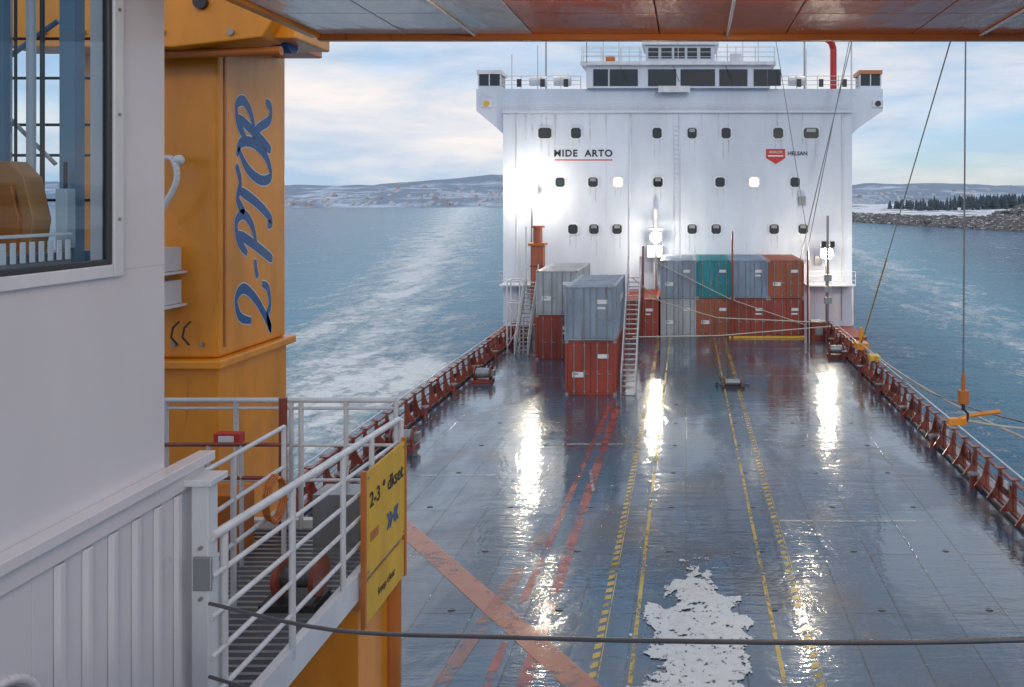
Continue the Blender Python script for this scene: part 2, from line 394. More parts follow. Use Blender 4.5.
def strip(b,x0,y0,x1,y1,w,z,mat):
    d=Vector((x1-x0,y1-y0,0)); n=Vector((-d.y,d.x,0)).normalized()*w/2
    b.poly([(x0+n.x,y0+n.y,z),(x0-n.x,y0-n.y,z),(x1-n.x,y1-n.y,z),(x1+n.x,y1+n.y,z)],[(0,1,2,3)],mat)
M['my']=wet_marking('worn_yellow_marking',(0.70,0.45,0.03),0.50,5,alpha=0.92)
M['mr']=wet_marking('worn_red_marking',(0.58,0.10,0.07),0.53,2.2,alpha=0.75)
M['mo']=wet_marking('worn_orange_marking',(0.68,0.23,0.11),0.47,2.5,alpha=0.72)
M['mf']=wet_marking('faded_orange_marking',(0.60,0.22,0.13),0.54,2.5,alpha=0.5)
M['mw']=wet_marking('worn_white_marking',(0.6,0.55,0.48),0.53,4,alpha=0.8)
M['mp']=wet_marking('bare_primer_paint',(0.74,0.72,0.70),patch=(0.25,16.6,1.35,4.0))
b=B('yellow_lane_line')
for x in (-1.08,1.9): strip(b,x,6,x,54,0.09,0.005,'my')
strip(b,2.6,53.6,7.5,53.6,0.12,0.005,'my')
b.done()
b=B('yellow_hatched_line')
for x in (-1.83,2.57):
    y=6
    while y<54:
        b.poly([(x-0.075,y,0.005),(x+0.075,y+0.08,0.005),(x+0.075,y+0.28,0.005),(x-0.075,y+0.20,0.005)],[(0,1,2,3)],'my'); y+=0.34
    strip(b,x+.11,6,x+.11,54,0.022,0.005,'my')
b.done()
b=B('red_lane_line')
strip(b,-3.12,6,-3.10,36,0.28,0.005,'mr'); strip(b,-4.0,6,-3.45,37,0.18,0.005,'mr')
b.done()
b=B('orange_diagonal_marking')
strip(b,-8.4,23.2,-1.0,14.1,0.55,0.009,'mo'); strip(b,-5.0,13,-3.9,22.5,0.34,0.013,'mf')
b.done()
b=B('white_tick_marking')
for (x0,x1,y) in ((2.6,7.4,23.2),(3.0,6.2,31),(3.1,7.9,42.3),(-9.5,-7,48),(2.9,7.8,50),(-9.0,-6.4,27),(-6.0,-2.4,30.5),(-9,-5.8,42),(2.9,3.5,21)):
    strip(b,x0,y,x1,y+random.uniform(-.05,.05),0.12,0.005,'mw')
strip(b,-3.3,27.5,-2.95,25.5,0.1,0.013,'mw')
b.done()
b=B('bare_primer_patch'); b.poly([(-3.5,8,0.023),(4,8,0.023),(4,24,0.023),(-3.5,24,0.023)],[(0,1,2,3)],'mp'); b.done()

b=B('deck_tiedown_winch')
b.box(1.75,2.9,39.4,40.3,0.0,0.12,'dark'); b.rod((1.9,39.8,0.25),(2.75,39.8,0.25),0.16,'steel',12)
for x in (1.9,2.75): b.box(x-0.04,x+0.04,39.5,40.1,0.12,0.48,'redrail')
b.tube([(2.0,39.8,0.4),(1.8,41.5,0.05),(1.65,45,0.03),(1.6,50,0.03)],0.03,'rope')
b.tube([(1.6,40,0.2),(1.5,40.3,0.06),(3.2,40.2,0.06)],0.04,'rope')
b.done()

# ------------------------------------------------------------------ bulwark rails
def bulwark(name,x,y0,y1,out):
    b=B(name)
    b.box(x-0.09,x+0.09,y0,y1,0.0,0.2,'redrail')
    y=y0; k=0
    while y<=y1:
        b.box(x-0.05,x+0.05,y-0.06,y+0.06,0.2,1.1,'redrail')
        b.prism([(x-out*0.05,0.2),(x-out*0.05,0.95),(x-out*0.16,0.55),(x-out*0.42,0.2)],'y',y-0.025,y+0.025,'redrail')
        b.box(x-0.14,x+0.14,y-0.12,y+0.12,1.12,1.15,'redrail')
        if k%3==1:
            b.box(x-0.02,x+0.02,y+0.06,y+0.99,0.42,0.88,'redrail')
            b.rod((x-out*0.045,y+0.52,0.66),(x-out*0.022,y+0.52,0.66),0.15,'dark',12)
        if k%4==2:
            b.rod((x-out*0.3,y+0.4,0.0),(x-out*0.3,y+0.4,0.42),0.13,'redrail',10); b.rod((x-out*0.3,y+0.4,0.42),(x-out*0.3,y+0.4,0.47),0.19,'steel',10)
        if k%5==3: b.box(x-out*0.12,x-out*0.05,y+0.2,y+0.5,0.75,0.95,'trim')
        y+=1.05; k+=1
    b.rod((x,y0,1.06),(x,y1,1.06),0.06,'redrail'); b.rod((x,y0,0.66),(x,y1,0.66),0.035,'redrail')
    b.rod((x+out*0.18,y0,1.2),(x+out*0.18,y1,1.2),0.03,'rail'); b.rod((x+out*0.18,y0,0.35),(x+out*0.18,y1,0.35),0.028,'rail')
    b.rod((x-out*0.13,y0,0.12),(x-out*0.13,y1,0.12),0.035,'steel')
    b.box(x+out*0.1,x+out*0.5,y0,y1,0.003,0.04,'steel')
    return b.done()
bulwark('bulwark_railing',9.6,-6,54,1)
bulwark('bulwark_railing',-11.5,-6,54,-1)
b=B('fairlead_bracket')
b.box(9.3,9.95,43.5,44.4,1.16,1.5,'orange'); b.rod((9.6,43.9,1.5),(9.6,43.9,2.3),0.1,'orange'); b.box(9.35,9.85,40.5,41.2,1.16,1.4,'yellow'); b.done()

# ------------------------------------------------------------------ containers
def container(x,y,z,mat,W=2.44,Lg=6.06,H=2.59):
    b=B('shipping_container')
    e=0.11
    for xx in (x,x+W-e):
        for yy in (y,y+Lg-e): b.box(xx,xx+e,yy,yy+e,z+0.02,z+H-0.02,mat)
    for zz in (z,z+H-0.1):
        for xx in (x+0.004,x+W-0.084): b.box(xx,xx+0.08,y+e,y+Lg-e,zz+0.01,zz+0.09,mat)
        for yy in (y+0.004,y+Lg-0.084): b.box(x+e,x+W-e,yy,yy+0.08,zz+0.01,zz+0.09,mat)
    for xx in (x-0.006,x+W-0.152):
        for yy in (y-0.006,y+Lg-0.152):
            for zz in (z,z+H-0.12): b.box(xx,xx+0.158,yy,yy+0.158,zz,zz+0.12,'steel')
    def corr(xc,y0,y1,outw,ax):
        pts=[];t=y0;per=0.28
        while t<y1:
            for dt,o in ((0,0),(0.07,0.0),(0.14,1),(0.21,1)):
                if t+dt<y1: pts.append((t+dt,o))
            t+=per
        pts.append((y1,0)); vs=[];n=len(pts)
        for zz in (z+0.1,z+H-0.1):
            for (t,o) in pts:
                u=xc-outw*0.045*o
                vs.append((u,t,zz) if ax=='x' else (t,u,zz))
        b.poly(vs,[(i,i+1,n+i+1,n+i) for i in range(n-1)],mat)
    corr(x+W-0.02,y+e,y+Lg-e,1,'x'); corr(x+0.02,y+e,y+Lg-e,-1,'x'); corr(y+Lg-0.02,x+e,x+W-e,1,'y')
    b.box(x+0.05,x+W-0.05,y+0.05,y+Lg-0.05,z+H-0.06,z+H-0.025,mat); b.box(x+0.05,x+W-0.05,y+0.05,y+Lg-0.05,z+0.03,z+0.06,'dark')
    k=y+0.4
    while k<y+Lg-0.3: b.box(x+0.2,x+W-0.2,k,k+0.12,z+H-0.024,z+H-0.008,mat); k+=0.28
    for s_ in (0,1):
        dx0=x+e+0.01+s_*(W/2-e); dx1=dx0+W/2-e-0.02
        b.box(dx0,dx1,y+0.03,y+0.06,z+0.1,z+H-0.1,mat)
        for zz in (0.22,0.8,1.38,1.96): b.box(dx0+0.08,dx1-0.08,y+0.012,y+0.029,z+zz,z+zz+0.38,mat)
        for q in (0.28,0.74):
            rx=dx0+(dx1-dx0)*q
            b.rod((rx,y-0.01,z+0.06),(rx,y-0.01,z+H-0.06),0.024,'steel',6)
            for zz in (0.16,1.1,H-0.25): b.box(rx-0.05,rx+0.05,y-0.03,y+0.011,z+zz,z+zz+0.07,'steel')
            b.box(rx-0.02,rx+0.2,y-0.04,y-0.02,z+1.0,z+1.04,'steel')
    r_=random.random()
    b.box(x+W*0.62,x+W*0.85,y+0.004,y+0.011,z+1.75,z+1.95,'textwhite')
    if r_>0.4: b.box(x+W*0.62,x+W*(0.7+0.15*r_),y+0.004,y+0.011,z+1.5,z+1.6,'textwhite')
    if r_<0.35: b.box(x+W*0.14,x+W*0.36,y+0.004,y+0.011,z+0.85,z+1.1,'textwhite')
    return b.done()
H=2.6
container(-5.77,38.15,0.0,'c_red'); container(-5.80,38.15,H,'c_grey')
container(-8.75,46.6,0,'c_red'); container(-8.75,46.6,H,'c_pale')
xs=[-1.75,0.70,3.15,5.60]
for x,(lo,hi) in zip(xs,(('c_pale','c_grey'),('c_rust','c_teal'),('c_red','c_blue'),('c_red','c_rust'))):
    container(x+random.uniform(-.03,.03),54.5+random.uniform(-.1,.15),0,lo); container(x,54.5+random.uniform(-.12,.2),H,hi)
container(-4.3,54.3,0,'c_red')
text('container_lettering','KLINE 40',0.5,'textwhite',frame((-3.325,41.3,4.3),(0,1,0),(0,0,1)),parent=None)

# ------------------------------------------------------------------ superstructure
root=bpy.data.objects.new('ship_superstructure',None); sc.collection.objects.link(root)
F=61.0
b=B('hull_front_block')
b.box(-13.96,12.66,F,86,-0.3,16.0,'white')
b.prism([(-16.1,16.15),(-16.1,17.84),(15.1,17.84),(15.1,16.15),(13.3,14.9),(12.655,14.3),(12.655,16.01),(-13.955,16.01),(-13.955,14.3),(-14.6,14.9)],'y',F+0.4,F+5,'white')
b.box(-13.96,12.66,F-0.25,F+0.395,15.95,16.12,'white')
b.box(-7.6,6.4,F-0.1,F+8,17.845,19.55,'white')
b.box(-8.0,6.8,F-0.5,F+8.4,19.553,19.8,'trim')
b.box(-3.1,2.2,F+0.5,F+4,19.803,21.2,'white'); b.box(-3.4,2.5,F+0.2,F+4.3,21.203,21.4,'trim')
b.done(parent=root)
b=B('plate_seams')
for z in (3.8,6.3,8.9,12.0,13.6): b.box(-13.9,12.6,F-0.010,F-0.001,z,z+0.025,'trim')
for x in (-12.3,-10.0,-6.1,-3.6,-1.2,1.6,4.3,6.0,7.9,11.0): b.box(x,x+0.025,F-0.012,F-0.0015,0.3,15.9,'trim')
for x in (-12.9,11.9,-4.3): b.rod((x,F-.07,.2),(x,F-.07,15.8),.045,'trim',6)
for z in [0.6+0.35*i for i in range(42)]: b.box(-0.95,-0.55,F-.09,F-.06,z,z+.03,'trim')
for x in (-0.97,-0.55): b.box(x,x+.03,F-.1,F-.05,0.3,15.7,'trim')
b.done(parent=root)
b=B('bridge_windows')
x=-7.0
for w,gp in ((1.0,.25),(1.0,.12),(.9,.9),(.9,.12),(1.0,.45),(2.5,.45),(1.0,.12),(.9,.6),(.9,.15),(.9,.1)):
    b.box(x,x+w,F-0.17,F-0.13,18.05,19.2,'glass'); b.box(x-0.06,x+w+0.06,F-0.15,F-0.101,17.99,19.26,'dark'); x+=w+gp
for x in (-2.9,-1.9,-0.9,0.1,1.1): b.box(x,x+0.8,F+0.44,F+0.5,20.2,21.0,'glass')
b.box(-2.1,0.3,F-0.45,F-0.12,17.5,17.95,'trim')
for x in (-5,-1,3): b.rod((x,F-.35,19.5),(x+.5,F-.22,18.3),.02,'dark',5)
b.done(parent=root)
b=B('porthole_windows')
def octo(x,z,w,h,c=0.14): return [(x-w/2+c,z-h/2),(x+w/2-c,z-h/2),(x+w/2,z-h/2+c),(x+w/2,z+h/2-c),(x+w/2-c,z+h/2),(x-w/2+c,z+h/2),(x-w/2,z+h/2-c),(x-w/2,z-h/2+c)]
def win(x,z,w=0.72,h=0.72,lit=False):
    b.prism(octo(x,z,w+0.2,h+0.2),'y',F-0.05,F-0.002,'trim')
    b.prism(octo(x,z,w,h),'y',F-0.07,F-0.03,'litwin' if lit else 'glass')
    if not lit and random.random()<0.5: b.box(x-w*.3,x+w*.3,F-0.074,F-0.071,z+h*.1,z+h*.42,'steel')
    for q in (-.3,.3):
        L_=random.uniform(.6,1.8); xx=x+q*w; ww=random.uniform(.04,.09)
        b.poly([(xx-ww,F-.016,z-h/2-.1),(xx+ww,F-.016,z-h/2-.1),(xx+ww*.4,F-.016,z-h/2-L_),(xx-ww*.4,F-.016,z-h/2-L_)],[(0,1,2,3)],'runoff')
for x,w in ((-10.76,1.0),(-8.39,.75),(-2.21,.7),(0.46,.7),(3.05,.7),(7.02,.75),(9.53,1.15)): win(x,14.41,w,0.8)
for x in (-9.61,-7.09,-5.19,-2.14,2.59,5.19,8.31): win(x,10.67,lit=(x in (-5.19,5.19)))
for x in (-8.62,-7.02,-5.26,0.46,2.29,6.71,8.92): win(x,7.09)
for i in range(16):
    xx=random.uniform(-13.5,12.3); L_=random.uniform(1,3.5); ww=random.uniform(.05,.14)
    b.poly([(xx-ww,F-.0165,15.9),(xx+ww,F-.0165,15.9),(xx+ww*.3,F-.0165,15.9-L_),(xx-ww*.3,F-.0165,15.9-L_)],[(0,1,2,3)],'runoff')
b.done(parent=root)
b=B('bridge_wing_stations')
for x0,x1 in ((-16.0,-14.3),(13.4,15.0)):
    b.box(x0,x1,F+0.6,F+2.6,17.85,18.1,'white'); b.box(x0+.05,x1-.05,F+0.65,F+2.5,18.103,19.0,'glass'); b.box(x0-.1,x1+.1,F+0.5,F+2.7,19.003,19.3,'orange_d' if x0>0 else 'trim')
    for q in (x0,(x0+x1)/2,x1): b.box(q-.04,q+.04,F+0.58,F+0.64,18.1,19.0,'trim')
for x in (-15.3,14.7):
    b.box(x-.4,x+.4,F+0.3,F+0.39,16.4,17.0,'trim'); b.rod((x,F+.3,16.7),(x,F+.22,16.7),.22,'yellow' if x<0 else 'glass',12)
b.done(parent=root)
b=B('bridge_railing')
def rails(b,x0,x1,y,z,h=1.0,st=1.4,mat='rail',r=0.03):
    n=max(1,int((x1-x0)/st))
    for i in range(n+1): x=x0+(x1-x0)*i/n; b.rod((x,y,z),(x,y,z+h),r,mat,6)
    for q in (1,0.66,0.33): b.rod((x0,y,z+h*q),(x1,y,z+h*q),r*0.8,mat,6)
rails(b,-14.2,-8.1,F+0.5,17.84); rails(b,6.9,13.3,F+0.5,17.84); rails(b,-7.9,6.7,F-0.4,19.8,1.1); rails(b,-8.2,-3.6,F+3,19.8,1.6)
for x in (-13,-11.2,-9.4,8.5,10.2,12): b.box(x,x+0.35,F+0.42,F+0.5,18.0,18.6,'dark')
rails(b,-13.9,12.6,F-0.22,16.12,0.5,2.0)
for x in (-12.2,-10.3): b.rod((x,F+1.5,18.6),(x+1.3,F+1.5,18.6),.38,'trim',12)
for x in (8.0,): b.rod((x,F+1.5,18.6),(x+1.3,F+1.5,18.6),.38,'trim',12)
b.done(parent=root)
b=B('radar_mast')
b.rod((-0.5,F+3,21.4),(-0.5,F+3,30),0.35,'trim',12,0.15)
for z in (23,25,27): b.box(-3.2+(z-23)*.3,2.2-(z-23)*.3,F+2.9,F+3.1,z,z+0.12,'trim')
b.box(-2,1,F+2.4,F+2.6,24.4,24.6,'trim')
for x,z in ((-5.2,22.4),(-6.4,21.8),(4.4,22.5),(5.6,21.9),(-4.4,21.2),(3.2,21.4),(-11.5,21.3),(-13.5,20.6),(9.3,21)): b.rod((x,F+1,17.8),(x,F+1,z),0.04,'trim',6)
b.ball((-6.4,F+1,22),.35,'trim'); b.box(3.4,4.3,F+.6,F+1.2,19.81,20.6,'trim'); b.box(-6.2,-5.5,F+.6,F+1.2,19.81,20.4,'orange_d')
b.rod((11.6,F+2,17.84),(11.6,F+2,21.2),0.26,'red',12); b.tube([(11.6,F+2,21.2),(11.4,F+1.8,21.7),(10.6,F+1.6,22.2)],0.26,'red',12)
b.done(parent=root)
text('ship_name','MIDE  ARTO',0.72,'black',frame((-7.85,F-0.02,12.85),(1,0,0),(0,0,1)),parent=root,offset=0.02,space=1.15)
b=B('name_underline'); b.box(-10.0,-5.6,F-0.02,F-0.003,12.32,12.40,'red')
b.box(6.1,7.55,F-0.03,F-0.003,12.5,13.2,'red'); b.prism([(6.1,12.5),(7.55,12.5),(6.85,12.05)],'y',F-0.03,F-0.003,'red'); b.box(6.25,7.4,F-0.04,F-0.031,12.62,12.72,'textwhite'); b.done(parent=root)
text('port_lettering','HELSAN',0.42,'black',frame((8.5,F-0.02,12.85),(1,0,0),(0,0,1)),parent=root,offset=0.01)
text('badge_lettering','ANKOR',0.3,'textwhite',frame((6.83,F-0.045,12.95),(1,0,0),(0,0,1)),parent=root)
b=B('base_details')
b.box(-13.2,-12.3,F-.04,F-.014,0.2,2.2,'trim'); b.box(10.9,11.7,F-.04,F-.014,0.2,2.2,'trim')
b.rod((-2.3,F-.5,0),(-2.3,F-.5,8.6),0.16,'trim',10); b.box(-2.9,-1.8,F-0.9,F-.02,5.0,5.9,'trim')
b.box(-13.9,-9.9,F-1.6,F-.015,2.9,3.0,'trim'); rails(b,-13.9,-9.9,F-1.55,3.0,1.0)
b.rod((-12.5,F-.6,3),(-12.5,F-.6,6.2),0.05,'trim')
rails(b,9.0,12.6,F-1.55,3.0,1.0); b.box(9.0,12.6,F-1.6,F-.015,2.9,3.0,'trim')
for x in (9.1,12.4): b.rod((x,F-1.5,0),(x,F-1.5,2.9),.07,'trim')
for x,z in ((-11.6,4.2),(9.8,4.4),(8.6,8.9)): b.box(x,x+.5,F-.25,F-.015,z,z+.7,'steel')
b.done(parent=root)

b=B('ventilation_post')
b.box(-11.2,-10.3,57.6,58.5,0,6.0,'c_rust'); b.box(-11.35,-10.15,57.45,58.65,6.0,6.2,'orange_d'); b.rod((-10.75,58.0,6.2),(-10.75,58,7.3),0.34,'c_rust',12); b.rod((-10.75,58.0,7.3),(-10.75,58,7.45),0.5,'c_rust',12)
b.rod((-11.5,57.5,0),(-11.5,57.5,7.4),0.06,'trim')
for z in (1.5,3,4.5): b.box(-11.25,-10.25,57.55,57.6,z,z+.1,'redrail')
b.done(bevel=0.02)

def flood(name,x,y,z,zb,r=0.3,mat='lampwhite'):
    b=B(name)
    b.rod((x,y+0.25,zb),(x,y+0.25,z+0.5),0.07,'steel',8); b.box(x-.45,x+.45,y+0.12,y+0.3,z-.35,z+.35,'dark')
    b.prism([(x-.4,z-.3),(x+.4,z-.3),(x+.4,z+.3),(x-.4,z+.3)],'y',y+0.08,y+0.118,'steel')
    b.ball((x,y-.2,z),r,mat,16,10,(1,0.6,1))
    b.box(x-.5,x+.5,y+.2,y+.3,z+.42+r*.3,z+.5+r*.3,'steel')
    return b.done()
flood('floodlight_pole',-11.55,59.6,10.1,0,0.50)
flood('floodlight_pole',-2.25,59.4,6.55,0,0.40)
flood('floodlight_pole',10.35,58.8,5.4,0,0.44)
flood('floodlight_pole',-11.6,66,25.0,17.8,0.42)
flood('floodlight_pole',9.8,66,25.0,17.8,0.42)
b=B('deck_light_cluster')
b.rod((10.0,56.5,0),(10.0,56.5,8.2),0.09,'steel'); b.box(9.6,10.4,56.3,56.7,5.9,6.0,'steel')
for x in (9.7,10.3): b.box(x-.15,x+.15,56.2,56.5,6.0,6.4,'dark')
for z in (2,2.8,3.6): b.box(9.75,10.25,56.3,56.6,z,z+.45,'steel')
b.done()

def stair(name,x,y0,z0,y1,z1,w=0.8):
    b=B(name); n=int(abs(z1-z0)/0.22)
    for s_ in (0,w):
        b.prism([(y0,z0),(y0+0.25,z0),(y1+0.25,z1),(y1,z1)],'x',x+s_-.03,x+s_+.03,'steel')
        b.rod((x+s_,y0,z0+.95),(x+s_,y1,z1+.95),.03,'rail'); b.rod((x+s_,y0,z0+.5),(x+s_,y1,z1+.5),.02,'rail')
        for q in range(5): t=q/4; b.rod((x+s_,y0+(y1-y0)*t,z0+(z1-z0)*t),(x+s_,y0+(y1-y0)*t,z0+(z1-z0)*t+.95),.025,'rail')
    for i in range(1,n): t=i/n; b.box(x+.03,x+w-.03,y0+(y1-y0)*t,y0+(y1-y0)*t+.24,z0+(z1-z0)*t,z0+(z1-z0)*t+.035,'steel')
    return b.done()
stair('deck_stairs',-3.15,38.6,0,43.5,5.3,0.7)
stair('deck_stairs',-10.3,48.0,0,51.5,4.2)
b=B('lashing_tower')
for x in (-11.3,-10.5):
    for y in (50.5,51.6): b.rod((x,y,0),(x,y,4.2),.05,'trim')
for z in (1.4,2.8,4.2):
    b.rod((-11.3,50.5,z),(-10.5,50.5,z),.04,'trim'); b.rod((-11.3,51.6,z),(-10.5,51.6,z),.04,'trim'); b.rod((-11.3,50.5,z),(-11.3,51.6,z),.04,'trim')
b.rod((-11.3,50.5,0),(-10.5,50.5,1.4),.03,'trim'); b.rod((-10.5,50.5,1.4),(-11.3,50.5,2.8),.03,'trim'); b.done()
b=B('lashing_post')
for x,h in ((-2.9,6.2),(3.12,7.2),(-3.05,5.5),(8.2,5.9)): b.rod((x,53.9,0),(x,53.9,h),.07,'redrail')
b.tube([(-3,44.4,5.0),(-1.5,48,3.2),(2,51,1.8),(9,53,1.2)],.035,'palerope'); b.tube([(-3,45,1.6),(2,49,1.0),(9.4,52,1.1)],.035,'palerope')
b.tube([(-2,54.2,5.1),(3,54.1,2.6),(8.3,54,0.8)],.03,'palerope')
b.done()
b=B('deck_cargo_stack')
for i,(x,w,h) in enumerate(((8.35,0.9,1.2),(-9.9,0.9,1.1),(-11.0,0.8,.9))):
    b.box(x,x+w,53,54,0,h,'redrail'); b.box(x-.03,x+w+.03,52.97,54.03,h,h+.06,'steel'); b.box(x+.2,x+w-.2,52.93,52.96,h*.3,h*.7,'steel')
b.box(2.9,8.0,53.9,54.1,0.0,0.12,'yellow')
b.done(bevel=0.02)
b=B('deck_winch')
for x,y in ((-10.6,30),(-10.4,41),(8.9,47.5)):
    b.box(x-.5,x+.5,y-.4,y+.4,0,.15,'redrail'); b.rod((x-.35,y,.45),(x+.35,y,.45),.25,'steel',14)
    for q in (-.4,.4): b.rod((x+q-.03,y,.45),(x+q+.03,y,.45),.38,'redrail',14)
    b.box(x+.42,x+.6,y-.15,y+.15,.3,.6,'steel')
b.done(bevel=0.01)

# ------------------------------------------------------------------ overhead canopy
b=B('overhead_canopy')
zc=10.55
xs_=[-2.75,-2.1,-1.15,-0.2,0.75,1.7,2.65,3.7]
for i,(x0,x1) in enumerate(zip(xs_[:-1],xs_[1:])):
    mt='ceil_sky' if x1<=-1.0 else 'ceil_o'
    ys=[4.0,5.35,6.02]
    for y0,y1 in zip(ys[:-1],ys[1:]): b.box(x0+.004,x1-.004,y0+.004,y1-.004,zc,zc+.05,mt)
b.box(-2.75,3.7,4.0,6.02,zc+.052,zc+.3,'orange_d')
b.box(-2.78,3.7,6.024,6.09,zc-.045,zc+.3,'orange_d')
b.box(-2.82,-2.753,4.0,6.02,zc-.03,zc+.3,'orange')
for x in (-1.6,0.3,2.2): b.rod((x-.01,4.2,zc-.012),(x+.01,6.0,zc-.012),.012,'ceil_sky',8)
b.done(bevel=0.006)
for x,y in ((-0.86,4.38),(0.44,4.34)):  # unseen lamps, added to put a warm glow on the canopy underside
    b=B('added_glow_lamp'); b.rod((x,y,zc-.001),(x,y,zc-.04),.11,'steel',20); b.ball((x,y,zc-.09),.07,'glow_emitter',16,8,(1,1,.7)); b.done()

# ------------------------------------------------------------------ crane pillar
root=bpy.data.objects.new('deck_crane',None); sc.collection.objects.link(root)
b=B('pillar')
b.box(-6.6,-5.03,8.6,10.05,7.6,12.6,'orange')
b.done(bevel=0.03,parent=root)
b=B('pedestal')
b.box(-6.72,-4.94,8.48,10.15,7.50,7.597,'orange'); b.box(-6.62,-5.02,8.58,10.06,0,7.497,'orange')
b.done(bevel=0.02,parent=root)
b=B('head_bracket')
b.prism([(-6.9,10.85),(-5.2,10.85),(-4.3,10.95),(-4.1,11.25),(-4.1,12.7),(-6.9,12.7)],'y',8.1,8.5,'orange')
b.box(-5.03,-4.5,8.7,9.9,11.05,12.6,'orange_d'); b.box(-5.0,-4.1,8.51,8.6,11.15,11.3,'yellow')
b.rod((-4.7,8.65,11.0),(-4.25,8.65,11.0),0.12,'blue',14); b.box(-4.6,-4.05,8.3,9.1,10.98,11.12,'orange')
b.rod((-5.6,8.05,11.2),(-5.6,8.4,11.2),0.14,'steel',12); b.rod((-4.9,8.05,11.3),(-4.9,8.4,11.3),0.07,'dark',12)
b.rod((-6.0,8.3,10.8),(-4.2,8.3,10.85),0.05,'orange_d')
for x in (-6.5,-6.1,-5.3,-4.6): b.rod((x,8.07,11.0),(x,8.11,11.0),.035,'steel',6)
b.done(bevel=0.015,parent=root)
b=B('jib')
A=Vector((-5.6,9.3,12.9)); T=Vector((7.0,20.0,14.9)); d=(T-A).normalized(); up=Vector((0,0,1)); sd=d.cross(up).normalized()
for s_ in (-.3,.3):
    for u in (0,.6): b.rod(A+sd*s_+up*u,T+sd*s_*.4+up*u*.5,.07,'orange')
for i in range(14):
    t0=i/14;t1=(i+1)/14; P=lambda t,s_,u:A.lerp(T,t)+sd*s_*(1-.6*t)+up*u*(1-.5*t)
    for s_ in (-.3,.3): b.rod(P(t0,s_,0),P(t1,s_,.6),.035,'orange')
    b.rod(P(t0,-.3,0),P(t1,.3,0),.035,'orange')
b.done(parent=root)
def ribbon(b,strokes,xw,grow,mat):
    for st in strokes:
        pts=smooth([(q[0],q[1],0) for q in st],7); n=len(pts)
        Ls=[];Rs=[]
        for i,pt in enumerate(pts):
            a=pts[max(0,i-1)];c=pts[min(n-1,i+1)]; d=(c-a)
            if d.length<1e-6: d=Vector((1,0,0))
            d.normalize(); nn=Vector((-d.y,d.x,0)); t=i/(n-1)
            wd=0.048*(0.75+0.5*abs(nn.x))*(0.45+0.55*min(1,min(t,1-t)*6+0.25))+grow
            Ls.append(pt+nn*wd);Rs.append(pt-nn*wd)
        e0=(pts[0]-pts[1]).normalized()*grow; e1=(pts[-1]-pts[-2]).normalized()*grow
        Ls[0]+=e0;Rs[0]+=e0;Ls[-1]+=e1;Rs[-1]+=e1
        f=lambda v:(xw,9.33-(v.y-0.5)*0.70,v.x)
        vs=[f(v) for v in Ls]+[f(v) for v in Rs]
        b.poly(vs,[(i,i+1,n+i+1,n+i) for i in range(n-1)],mat)
GL={'2':[[(0.02,0.62),(0.05,0.95),(0.28,1.06),(0.46,0.85),(0.36,0.5),(0.12,0.16),(-0.04,0.0),(0.14,0.10),(0.34,0.02),(0.56,0.10),(0.60,0.28)]],
'-':[[(0.0,0.42),(0.12,0.47),(0.26,0.50)]],
'P':[[(0.20,1.0),(0.14,0.6),(0.06,0.2),(0.0,-0.06)],[(-0.04,0.74),(0.10,0.98),(0.34,1.06),(0.50,0.86),(0.40,0.60),(0.14,0.46)]],
'T':[[(0.28,1.0),(0.24,0.6),(0.15,0.2),(0.04,-0.02),(-0.06,0.1)],[(0.0,0.82),(0.14,1.02),(0.40,0.94),(0.62,1.06)]],
'O':[[(0.30,1.0),(0.08,0.72),(0.02,0.30),(0.16,0.0),(0.40,0.14),(0.50,0.55),(0.40,0.92),(0.18,1.04)]],
'R':[[(0.20,1.0),(0.14,0.6),(0.06,0.2),(0.0,0.0)],[(-0.04,0.78),(0.12,1.0),(0.36,1.04),(0.48,0.84),(0.36,0.62),(0.14,0.52)],[(0.16,0.5),(0.30,0.28),(0.46,0.04),(0.64,0.0),(0.70,0.14)]]}
b=B('pillar_script_lettering'); zc_=7.78
for ch,adv in (('2',0.62),('-',0.32),('P',0.50),('T',0.52),('O',0.50),('R',0.6)):
    st=[[(zc_+0.80*(q[0]+0.22*q[1]),q[1]) for q in s] for s in GL[ch]]
    for k,s in enumerate(st):
        ribbon(b,[s],-5.0285+0.0004*k,0.012,'textwhite')
        ribbon(b,[s],-5.0255+0.0006*k,0.0,'blue')
    zc_+=adv*0.86
b.done(parent=root)
b=B('pillar_fittings')
pts=smooth([(-5.55,8.5,9.75),(-5.35,8.35,9.72),(-5.3,8.32,9.5),(-5.45,8.32,9.2),(-5.58,8.4,9.05)],5)
b.tube(pts,.03,'trim'); b.ball((-5.3,8.36,9.72),.055,'trim')
for z0,z1 in ((8.55,8.8),(8.2,8.45)):
    b.box(-5.75,-5.42,8.3,8.597,z0,z1,'trim'); b.box(-5.8,-5.36,8.26,8.6,z0-.03,z0-.004,'trim')
b.rod((-5.6,8.4,8.0),(-5.6,8.4,8.9),.04,'trim'); b.rod((-5.5,8.35,8.0),(-5.5,8.35,9.0),.02,'steel')
for x in (-5.42,-5.3): b.tube([(x,8.55,8.0),(x,8.45,7.95),(x-.02,8.45,7.85),(x+.02,8.5,7.76)],.011,'dark')
for z in (7.75,):
    for x in (-5.2,-5.5,-5.8): b.rod((x,8.59,z),(x,8.57,z),.025,'steel',6)
b.box(-5.026,-5.018,8.7,8.74,7.7,10.9,'orange_d')
b.done(bevel=0.008,parent=root)

